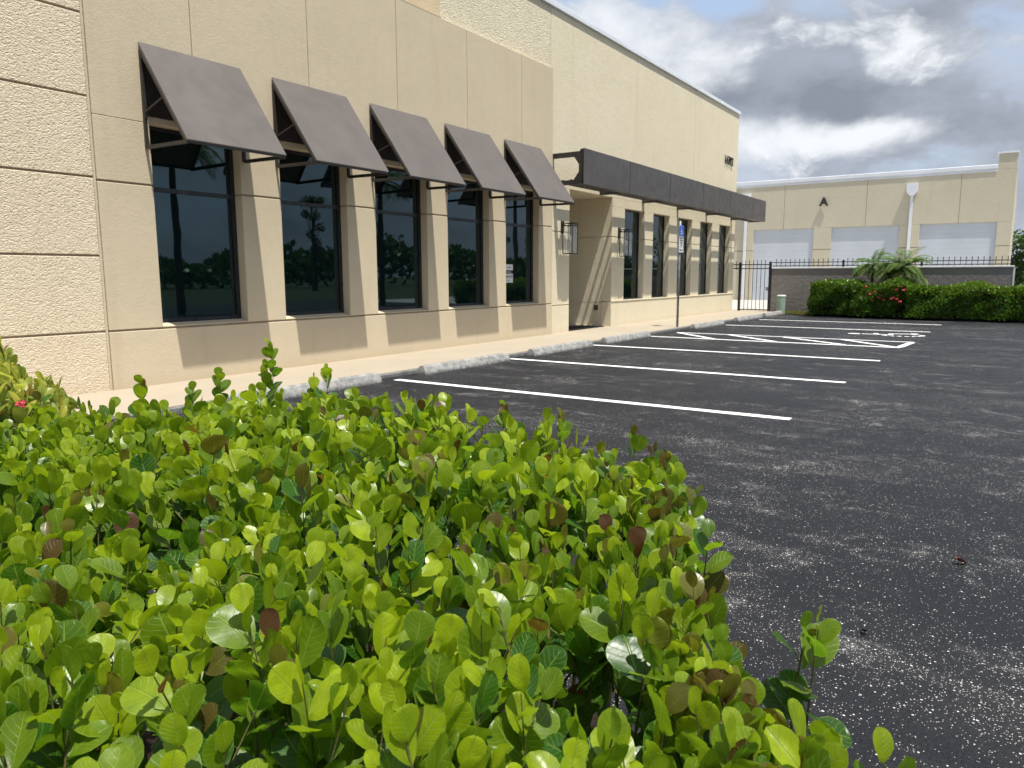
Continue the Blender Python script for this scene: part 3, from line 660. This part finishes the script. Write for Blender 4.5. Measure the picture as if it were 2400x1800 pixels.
def shoots(points, tops, Lrange, tilt, rng, nleaf=9, step=.019, size=(.040, .066), redp=.033, young=.5, sunb=.42):
    P_, D_, N_, S_, T_, stems = [], [], [], [], [], []
    for (x, y), zt in zip(points, tops):
        L = rng.uniform(*Lrange); az = rng.uniform(0, 6.283); tl = abs(rng.normal(0, tilt)); sd = np.array([math.sin(tl)*math.cos(az), math.sin(tl)*math.sin(az), math.cos(tl)])
        top = np.array([x, y, zt]); base_ = top-sd*L; a0 = rng.uniform(0, 6.283); nl = int(nleaf*rng.uniform(.8, 1.2)); stems.append((base_, top))
        e1 = np.cross(sd, [0, 0, 1.]) if abs(sd[2]) < .99 else np.array([1., 0, 0]); e1 /= np.linalg.norm(e1); e2_ = np.cross(sd, e1)
        vig = rng.random(); shade = rng.uniform(0, 1)
        for i in range(nl):
            back = i*step*rng.uniform(.85, 1.15)
            if back > L: break
            a = a0+i*(math.pi+.45)+rng.normal(0, .3); th = R(14+min(i, 6)*6.5)+rng.normal(0, .2)
            rad = e1*math.cos(a)+e2_*math.sin(a); d = sd*math.cos(th)+rad*math.sin(th); n = sd*math.sin(th)-rad*math.cos(th)
            n = n*(1 if rng.random() < .6 or n[0]+n[1] < .2 else -.4)+sunb*np.array([-.55, -.75, .45])*rng.uniform(.2, 1.9)+rng.normal(0, .22, 3)
            q = top-sd*back+rad*.002; sz = rng.uniform(*size)*(.62+.19*min(i, 2) if i < 2 else 1.)
            P_.append(q); D_.append(d); N_.append(n); S_.append(sz)
            red = 0.
            if i < 2 and rng.random() < redp*3: red = rng.uniform(.5, 1)
            elif rng.random() < redp*.35: red = rng.uniform(.3, 1)
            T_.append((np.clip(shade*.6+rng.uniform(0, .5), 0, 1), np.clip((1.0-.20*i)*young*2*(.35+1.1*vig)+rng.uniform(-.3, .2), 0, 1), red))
    return [np.array(v, np.float64) for v in (P_, D_, N_, S_, T_)], stems
def inside(poly, x, y):
    c = False; j = len(poly)-1
    for i in range(len(poly)):
        if (poly[i][1] > y) != (poly[j][1] > y) and x < (poly[j][0]-poly[i][0])*(y-poly[i][1])/(poly[j][1]-poly[i][1])+poly[i][0]: c = not c
        j = i
    return c
camb = np.array([rt2, up2, fw])
def project(p):
    q = (p-np.array([0, 0, H]))@camb.T; z = np.maximum(q[:, 2], .01)
    return np.stack([1200+FPX*q[:, 0]/z, 900-FPX*q[:, 1]/z, q[:, 2]], 1)
def rank_visible(p, size, nrm):
    """share of the frame each leaf keeps when nearer leaves are drawn first"""
    pr = project(p); W_, H_ = 480, 360; occ = np.zeros((H_, W_), bool); sc_ = np.zeros(len(p)); order = np.argsort(pr[:, 2])
    for i in order:
        x, y, z = pr[i]
        if z < .15: continue
        r = FPX*size[i]*.42/z/5; x /= 5; y /= 5
        if x < 0 or y < 0 or x >= W_ or y >= H_: continue
        x0, x1, y0, y1 = int(max(0, x-r)), int(min(W_, x+r+1)), int(max(0, y-r)), int(min(H_, y+r+1))
        s_ = occ[y0:y1, x0:x1]; sc_[i] = (~s_).sum(); s_[:] = True
    return sc_
def stem_mesh(stems, rad, k=5):
    mb = MB()
    for a, b_ in stems: mb.tube([tuple(a), tuple((a+b_)/2+RNG.normal(0, .003, 3)), tuple(b_)], [rad*1.4, rad*1.1, rad*.6], k)
    return mb

# ------------------------------------------------------------------ foreground hedge
HP = [(.66, 2.52), (1.08, 2.42), (1.30, 2.26), (1.50, 2.06), (1.62, 1.72), (1.66, 1.34), (1.66, 1.06), (1.65, .84), (1.56, .68), (1.40, .57), (1.29, .475), (1.13, .385), (.95, .32), (.84, .30), (.83, .20), (.78, .135), (.65, .065), (.52, .03), (.35, .10), (.12, .42), (-.1, .8), (-.15, 1.5), (.1, 2.3)]
def hill(x, y):
    return 1.015+.035*math.sin(x*3.1+1)*math.cos(y*2.7)+.02*math.sin(9*x+5*y)+.05*max(0, min(1, (math.hypot(x, y)-1.2)/1.2))
pts = []; tops = []
g_ = .0455
for i in range(60):
    for j in range(70):
        x = -.3+i*g_+RNG.uniform(-.02, .02); y = 0+j*g_+RNG.uniform(-.02, .02)
        if inside(HP, x, y) and (math.sin(x*17+2*math.sin(y*9))+math.sin(y*21+1.7+2*math.sin(x*11)) > -.50 or RNG.random() < .10):
            edge = sum(inside(HP, x+dx, y+dy) for dx, dy in ((.09, 0), (-.09, 0), (0, .09), (0, -.09)))
            pts.append((x, y)); tops.append(hill(x, y)+RNG.normal(-.012, .026)-(.045 if edge < 4 else 0)*RNG.uniform(0, 1.4))
L1, st1 = shoots(pts, tops, (.15, .24), .30, RNG, 8, .0225)
# lower storey: shade deepened in colour, leaves kept to the dark tones
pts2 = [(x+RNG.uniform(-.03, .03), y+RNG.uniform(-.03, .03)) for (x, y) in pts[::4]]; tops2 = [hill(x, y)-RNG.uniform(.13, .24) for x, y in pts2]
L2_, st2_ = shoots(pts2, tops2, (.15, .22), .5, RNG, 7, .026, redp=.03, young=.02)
# taller shoots that stand out of the top
tall = [((1.60, 2.03), 1.225, .36), ((1.57, 2.03), 1.15, .25), ((1.68, 1.86), 1.14, .25), ((1.66, 1.90), 1.11, .22), ((1.46, 2.12), 1.13, .2), ((1.23, 2.17), 1.13, .22), ((1.00, 2.30), 1.10, .2), ((1.66, 1.50), 1.085, .2), ((1.72, 1.18), 1.08, .2), ((1.70, .98), 1.075, .2), ((1.64, .74), 1.06, .2), ((1.40, .54), 1.05, .18), ((1.24, .44), 1.06, .16), ((1.08, .36), 1.05, .16), ((.86, .155), 1.05, .2), ((.89, .175), 1.03, .2), ((.67, .06), 1.03, .18), ((1.57, .63), 1.03, .2), ((1.50, .585), 1.02, .2), ((1.53, .61), 1.04, .2), ((1.60, .67), 1.04, .2), ((1.47, .56), 1.03, .2), ((.72, 2.25), 1.12, .2), ((1.35, 2.1), 1.10, .2)]
P3, st3 = [], []
for k in range(64):
    f = RNG.random(); ex, ey = 1.46-.86*f, .645-.51*f+.035*math.sin(3.14*f)
    tall.append(((ex+RNG.normal(0, .035), ey+RNG.normal(0, .03)), 1.02+RNG.normal(0, .015), .17))
for (xy, zt, L) in tall:
    a, s_ = shoots([xy], [zt], (L, L+.01), .10, RNG, int(L/.018), .019, size=(.040, .054), redp=.14, young=.35); P3.append(a); st3 += s_
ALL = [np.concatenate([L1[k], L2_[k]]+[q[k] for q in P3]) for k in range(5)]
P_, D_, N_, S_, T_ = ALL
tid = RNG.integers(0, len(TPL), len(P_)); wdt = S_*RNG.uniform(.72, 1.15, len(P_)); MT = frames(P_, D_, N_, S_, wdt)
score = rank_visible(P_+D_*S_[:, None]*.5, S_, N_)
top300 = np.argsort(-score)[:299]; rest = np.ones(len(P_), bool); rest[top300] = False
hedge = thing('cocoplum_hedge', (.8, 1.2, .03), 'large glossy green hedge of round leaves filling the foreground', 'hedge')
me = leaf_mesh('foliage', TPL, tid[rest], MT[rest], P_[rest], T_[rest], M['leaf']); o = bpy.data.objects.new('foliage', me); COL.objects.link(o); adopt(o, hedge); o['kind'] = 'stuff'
# leaf meshes shared between the leaf objects (7 shapes x 8 tones)
lib = {}
def leaf_obj_mesh(k, tn):
    key = (k, tuple(round(float(v)*3)/3 for v in tn))
    if key not in lib:
        lib[key] = leaf_mesh('leaf', [TPL[k]], np.array([0]), np.eye(3)[None], np.zeros((1, 3)), np.array([key[1]]), M['leaf'])
    return lib[key]
hinv = world_of(hedge).inverted()
for i in top300:
    o = bpy.data.objects.new('leaf', leaf_obj_mesh(int(tid[i]), T_[i])); COL.objects.link(o)
    mm = Matrix([list(r)+[0] for r in MT[i].tolist()]+[[0, 0, 0, 1]]); mm.translation = Vector(P_[i]); o.parent = hedge; o.matrix_parent_inverse = hinv; o.matrix_basis = mm
sm = stem_mesh(st1[::1]+st3, .0013, 4)
o = build('twigs', sm, M['twig'], hedge); o['kind'] = 'stuff'
mb = MB()
for k in range(150):
    x, y = pts[int(RNG.integers(len(pts)))]; z = hill(x, y)-.14
    bx, by = x*.9+.08+RNG.normal(0, .05), y*.93+.07+RNG.normal(0, .05)
    mb.tube([(bx, by, .03), (bx+.3*(x-bx)+RNG.normal(0, .03), by+.3*(y-by)+RNG.normal(0, .03), .45), (x, y, z)], [.008, .0055, .0022], 5)
o = build('branches', mb, M['twig'], hedge, smooth=True); o['kind'] = 'stuff'

# left bush (ixora) behind the hedge
ix = thing('ixora_bush', (.9, 3.2, .03), 'yellow-green bush with a small red flower at the left edge', 'bush')
pp = []; tt = []
for k in range(330):
    y = RNG.uniform(2.62, 3.7); q_ = RNG.uniform(.18, .462); x = y*q_
    pp.append((x, y)); tt.append(1.035-max(0, q_-.40)*2.4+RNG.normal(0, .035)+(.035 if q_ < .41 else 0))
LI, sti = shoots(pp, tt, (.16, .26), .45, RNG, 9, .028, size=(.075, .10), redp=.03, young=.55)
LI[2] += 0; tid2 = RNG.integers(0, len(TPL), len(LI[0])); MTi = frames(LI[0], LI[1], LI[2], LI[3], LI[3]*.55*RNG.uniform(.85, 1.15, len(LI[3])))
me = leaf_mesh('foliage', TPL, tid2, MTi, LI[0], LI[4], M['ixleaf']); o = bpy.data.objects.new('foliage', me); COL.objects.link(o); adopt(o, ix); o['kind'] = 'stuff'
o = build('twigs', stem_mesh(sti, .002, 4), M['twig'], ix); o['kind'] = 'stuff'
def flower_cluster(c, r, n, parent, ps=.012):
    mb = MB()
    for k in range(n):
        d = Vector(RNG.normal(0, 1, 3)).normalized(); d.z = abs(d.z); q = Vector(c)+d*r*RNG.uniform(.6, 1); u = d.orthogonal().normalized(); v = d.cross(u); i0 = len(mb.v)
        for a in range(4):
            an = a*math.pi/2; e = u*math.cos(an)+v*math.sin(an); f = u*math.cos(an+.785)+v*math.sin(an+.785); i0 = len(mb.v)
            mb.v += [tuple(q), tuple(q+f*ps*.4), tuple(q+e*ps+d*ps*.2), tuple(q+(u*math.cos(an-.785)+v*math.sin(an-.785))*ps*.4)]; mb.f.append((i0, i0+1, i0+2, i0+3))
    return build('flower', mb, M['flower'], parent)
flower_cluster((1.045, 2.53, 1.055), .017, 40, ix, .009)

# ------------------------------------------------------------------ far hedges
def clipped(name, lab, cat, poly_x, y0, y1, z1, nleaf, mt, size=.075, young=.35, group=None, fl=0, bulge=.085):
    xa, xb = poly_x; t = thing(name, ((xa+xb)/2, (y0+y1)/2, 0), lab, cat, group)
    n = nleaf; face = RNG.choice(4, n, p=[.48, .32, .1, .1]); u = RNG.random(n); v = RNG.random(n)
    X = np.where(face == 0, xa, np.where(face == 1, xa+(xb-xa)*u, xa+(xb-xa)*u)); Y = np.where(face <= 1, y0+(y1-y0)*v, np.where(face == 2, y0, y1))
    Z = np.where(face == 1, z1, z1*(.06+.94*np.where(face == 0, u, v)))
    nz = np.where(face == 1, 1., .25); nx = np.where(face == 0, -1., np.where(face > 1, 0, 0)); ny = np.where(face == 2, -1., np.where(face == 3, 1., 0))
    rel = bulge*(np.sin(Y*3.1+Z*4)+np.sin(Y*7.7+X*3)*.6+np.sin(Z*9+Y*5)*.4)
    depth = np.abs(RNG.normal(0, .06, n))
    tuck = np.where(face == 0, .12*np.maximum(0, .35-Z), 0)
    p = np.stack([X-nx*depth+nx*rel+tuck*1.2, Y-ny*depth+ny*rel, Z-np.where(face == 1, depth-rel, 0)], 1)
    p[:, 2] -= np.where((face == 1), .10*np.clip((xa+.12-X)/.12, 0, 1), 0)
    nr = np.stack([nx, ny, nz], 1)+RNG.normal(0, .55, (n, 3)); d = np.stack([nx*.5, ny*.5, np.ones(n)], 1)+RNG.normal(0, .55, (n, 3)); s_ = RNG.uniform(.7, 1.25, n)*size
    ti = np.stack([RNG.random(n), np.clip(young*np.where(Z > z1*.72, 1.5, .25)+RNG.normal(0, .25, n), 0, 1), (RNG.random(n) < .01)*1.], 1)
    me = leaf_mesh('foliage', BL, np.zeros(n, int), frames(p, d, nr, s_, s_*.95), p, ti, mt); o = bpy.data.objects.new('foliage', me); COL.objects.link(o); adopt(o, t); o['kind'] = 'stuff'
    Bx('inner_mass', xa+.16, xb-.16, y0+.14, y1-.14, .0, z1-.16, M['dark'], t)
    mb = MB()
    for k in range(int((y1-y0)*6)):
        y = y0+.1+(y1-y0-.2)*RNG.random(); x = xa+.15+RNG.random()*.2; mb.tube([(x+.1, y, 0), (x, y+RNG.normal(0, .06), .35)], [.012, .006], 4)
    build('stems', mb, M['twig'], t)['kind'] = 'stuff'
    for k in range(fl): flower_cluster((xa-.05+RNG.normal(0, .03), RNG.uniform(y0+.1, y1-.1), z1*RNG.uniform(.5, 1.02)), .045, 16, t, .035)
    return t
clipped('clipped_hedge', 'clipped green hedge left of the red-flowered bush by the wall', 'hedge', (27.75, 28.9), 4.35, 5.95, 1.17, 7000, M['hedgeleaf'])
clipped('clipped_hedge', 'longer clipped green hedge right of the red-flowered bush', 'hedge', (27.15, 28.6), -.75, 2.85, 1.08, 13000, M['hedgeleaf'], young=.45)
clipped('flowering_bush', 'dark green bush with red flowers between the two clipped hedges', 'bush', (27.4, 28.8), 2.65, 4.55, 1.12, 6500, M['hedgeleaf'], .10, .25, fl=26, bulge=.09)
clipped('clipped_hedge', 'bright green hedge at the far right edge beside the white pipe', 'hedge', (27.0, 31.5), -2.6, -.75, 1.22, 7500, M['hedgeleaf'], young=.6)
# grass at the base of the wall
n = 2600; p = np.stack([RNG.uniform(28.55, 29.6, n), RNG.uniform(5.9, 7.35, n), np.full(n, .0)], 1); k_ = p[:, 0] > 28.45+(p[:, 1]-6.2)*.9; p = p[k_]; n = len(p)
s_ = RNG.uniform(.06, .16, n); me = leaf_mesh('grass_tuft', BL, np.zeros(n, int), frames(p, np.stack([RNG.normal(0, .4, n), RNG.normal(0, .4, n), np.ones(n)], 1), RNG.normal(0, 1, (n, 3)), s_, s_*.12), p, np.stack([RNG.random(n), RNG.random(n), (RNG.random(n) < .25)*.8], 1), M['grass'])
o = bpy.data.objects.new('grass', me); COL.objects.link(o); tag(o, 'strip of dry short grass at the foot of the grey wall', 'grass', kind='stuff')

# ------------------------------------------------------------------ palms
def palm(x, y, zc, spread, nf, trunks, lab, name='pygmy_palm', cat='palm', leaflets=34, ll=.26, group=None, thick=.05):
    t = thing(name, (x, y, 0), lab, cat, group)
    for (dx, dy, r_) in trunks:
        n = 14; build('trunk', MB().tube([(x+dx*(1-i/n)+.01*math.sin(i*2.1), y+dy*(1-i/n), zc*i/n) for i in range(n+1)], [r_*(1.15-.3*i/n)*(1+.12*(i % 2)) for i in range(n+1)], 10), M['bark'], t)
    for f in range(nf):
        az = f*2.399+RNG.uniform(-.2, .2); el = R(RNG.uniform(-8, 78)); L = spread*RNG.uniform(.85, 1.1); n = 9; pts_ = []; q = Vector((x, y, zc)); dr_ = Vector((math.cos(az)*math.cos(el), math.sin(az)*math.cos(el), math.sin(el)))
        for i in range(n+1):
            pts_.append(q.copy()); q = q+dr_*L/n; dr_.z -= .22*(1 if el > 0 else .6); dr_.normalize()
        P2, D2, N2, S2 = [], [], [], []
        for j in range(leaflets):
            tt_ = .12+.88*j/leaflets; fi = tt_*n; i = min(int(fi), n-1); c0 = pts_[i].lerp(pts_[i+1], fi-i); dd = (pts_[i+1]-pts_[i]).normalized(); sd = dd.cross(Vector((0, 0, 1))).normalized()
            for s2 in (-1, 1):
                P2.append(tuple(c0)); D2.append(tuple(dd*.75+sd*s2*1.0+Vector((0, 0, -.28+RNG.normal(0, .12))))); N2.append((RNG.normal(0, .2), RNG.normal(0, .2), 1)); S2.append(ll*math.sin(math.pi*min(.97, tt_*.8+.15))*RNG.uniform(.85, 1.1))
        P2, D2, N2, S2 = map(np.array, (P2, D2, N2, S2)); nn_ = len(P2)
        me = leaf_mesh('frond', BL, np.zeros(nn_, int), frames(P2, D2, N2, S2, S2*.11), P2, np.stack([RNG.random(nn_)*.6+.2*RNG.random(), np.full(nn_, RNG.uniform(0, .8)), np.full(nn_, .5*(el < 0)*(RNG.random() < .3))], 1), M['palmleaf'])
        fo = bpy.data.objects.new('frond', me); COL.objects.link(fo); adopt(fo, t)
        adopt(build('frond_stalk', MB().tube(pts_, [.008*thick/.05*(1-.8*i/n) for i in range(n+1)], 4), M['palmleaf']), fo)
palm(28.95, 4.15, 1.78, .88, 28, [(0, 0, .045)], 'slender small palm behind the far hedge, the left of two')
palm(28.9, 3.22, 1.62, 1.12, 46, [(0, .08, .075), (.02, -.14, .06)], 'bushy twin-trunked small palm behind the red-flowered bush')

# ------------------------------------------------------------------ trees
def tree(x, y, h, r_, lab, name='broadleaf_tree', cat='tree', n=3500, size=.28, group=None, flat=.8, zb=.35, pine=False):
    t = thing(name, (x, y, 0), lab, cat, group); hh = h*.75
    mb = MB().tube([(x, y, 0), (x+.03*h*RNG.normal(), y, hh*.5), (x+.02*h, y, hh)], [h*.028, h*.02, h*.008], 8)
    cl_ = []
    for k in range(15 if not pine else 13):
        a = RNG.uniform(0, 6.28); rr_ = r_*math.sqrt(RNG.random())*.75; zz = h*(zb+(1-zb)*RNG.random())
        if pine: rr_ = r_*.8*(1-.6*(zz/h-zb)/(1-zb))*RNG.random()
        cl_.append((x+rr_*math.cos(a), y+rr_*math.sin(a), min(zz, h*.93), r_*RNG.uniform(.28, .5)*(.45 if pine else 1)))
        mb.tube([(x, y, zz*.55), ((x+cl_[-1][0])/2, (y+cl_[-1][1])/2, zz*.8), cl_[-1][:3]], [h*.008, h*.005, h*.002], 5)
    build('trunk', mb, M['bark'], t)
    ci = RNG.integers(0, len(cl_), n); C = np.array(cl_)[ci]; dv = RNG.normal(0, 1, (n, 3)); dv /= np.linalg.norm(dv, axis=1, keepdims=True); rad = C[:, 3:4]*RNG.uniform(.35, 1.1, (n, 1))
    p = C[:, :3]+dv*rad*np.array([1, 1, flat]); s_ = RNG.uniform(.6, 1.3, n)*size
    me = leaf_mesh('crown', BL, np.zeros(n, int), frames(p, dv+RNG.normal(0, .6, (n, 3)), dv+RNG.normal(0, .6, (n, 3))+np.array([0, 0, .4]), s_, s_*.8), p, np.stack([np.repeat(RNG.random(1), n)*.4+RNG.random(n)*.5, RNG.random(n)*.7*(dv[:, 2] > .2), np.zeros(n)], 1), M['treeleaf'])
    o = bpy.data.objects.new('crown', me); COL.objects.link(o); adopt(o, t)
tree(62, -.9, 4.0, 2.6, 'green leafy tree at the right edge behind the warehouse corner', zb=.2, n=6000, size=.2)
tree(74, -4.2, 5.6, 3.0, 'taller tree beyond the right frame edge, farther back', zb=.15, n=4000)
tree(58, -4.6, 4.2, 2.2, 'small green tree beyond the right frame edge', zb=.15, n=3000, size=.2)
# white pipework by the wall end
t = thing('white_pipe', (31.5, -.5, 0), 'white pipe assembly at the right end of the grey wall', 'pipe')
build('pipe_body', MB().tube([(31.4, -.42, 0), (31.4, -.42, 1.42), (31.4, -.9, 1.46)], .045, 8).tube([(31.4, -.9, 1.46), (31.4, -.9, 0)], .045, 8), M['whitemetal'], t); build('valve', MB().tube([(31.4, -.55, 1.40), (31.4, -.78, 1.46)], .085, 10), M['whitemetal'], t)

# across the lot (seen in the window glass): palms, pines and a tree line
for (x, y, zc), lab_ in zip(((16.6, -7.5, 6.3), (27.5, -7.5, 6.0), (39.5, -7.5, 6.6), (49.0, -7.5, 6.2)), ('tall palm across the lot, mirrored in the leftmost window', 'tall palm across the lot, mirrored in the third window', 'tall palm across the lot, mirrored in the window with the notice', 'tall palm across the lot, mirrored in the windows right of the entrance')):
    palm(x, y, zc, 2.1, 20, [(0, 0, .13)], lab_, 'tall_palm', 'palm', 26, .6, 'palms across the parking lot', .16)
for ordn, (x, y, h, r_) in zip(('first', 'second', 'third', 'fourth', 'fifth', 'last'), ((26, -38, 8.5, 2.6), (35, -44, 7, 2.4), (52, -40, 9.5, 3), (66, -46, 8, 3), (84, -40, 9, 3), (104, -46, 10, 3.4))):
    tree(x, y, h, r_, 'pine across the lot, the '+ordn+' from the left in the window reflections', 'pine_tree', 'tree', 2600, .2, 'pines across the parking lot', zb=.35, pine=True)
n = 26000; xx = RNG.uniform(-60, 330, n); hz = 4.8+1.5*np.sin(xx*.09)+.9*np.sin(xx*.31+1)+.5*np.sin(xx*.9); zz = hz*np.sqrt(RNG.random(n)); p = np.stack([xx, -62+RNG.normal(0, 1.6, n)+1.6*(1-zz/hz), zz], 1)
s_ = RNG.uniform(.6, 1.2, n); me = leaf_mesh('woods', BL, np.zeros(n, int), frames(p, RNG.normal(0, 1, (n, 3))+np.array([0, 0, .6]), RNG.normal(0, .8, (n, 3))+np.array([0, .6, .5]), s_, s_), p, np.stack([RNG.random(n), RNG.random(n)*.4, np.zeros(n)], 1), M['treeleaf'])
o = bpy.data.objects.new('woods', me); COL.objects.link(o); tag(o, 'distant line of trees across the road', 'woods', kind='stuff')

# ------------------------------------------------------------------ litter
def litter(x, y, s_, mt, lab, rz=0):
    tv, tf, tuv = leaf_template(.7, .35, 1, 5, .7); mb = MB(); mm = Matrix.Translation((x, y, .004)) @ Matrix.Rotation(rz, 4, 'Z') @ Matrix.Rotation(.10, 4, 'X')
    mb.v = [tuple(mm @ Vector(tuple(v*s_))) for v in tv.astype(float)]; mb.f = tf
    tag(build('fallen_leaf', mb, mt, None, smooth=True), lab, 'leaf')
litter(4.27, .09, .07, M['deadleaf'], 'curled red dry leaf lying on the asphalt at right', .8)
litter(3.19, .41, .045, M['black'], 'small black scrap of leaf on the asphalt right of the hedge', 2.2)
litter(7.2, 8.3, .07, M['bark'], 'small dark fallen leaf on the pale sidewalk', .2)
bpy.context.view_layer.update()
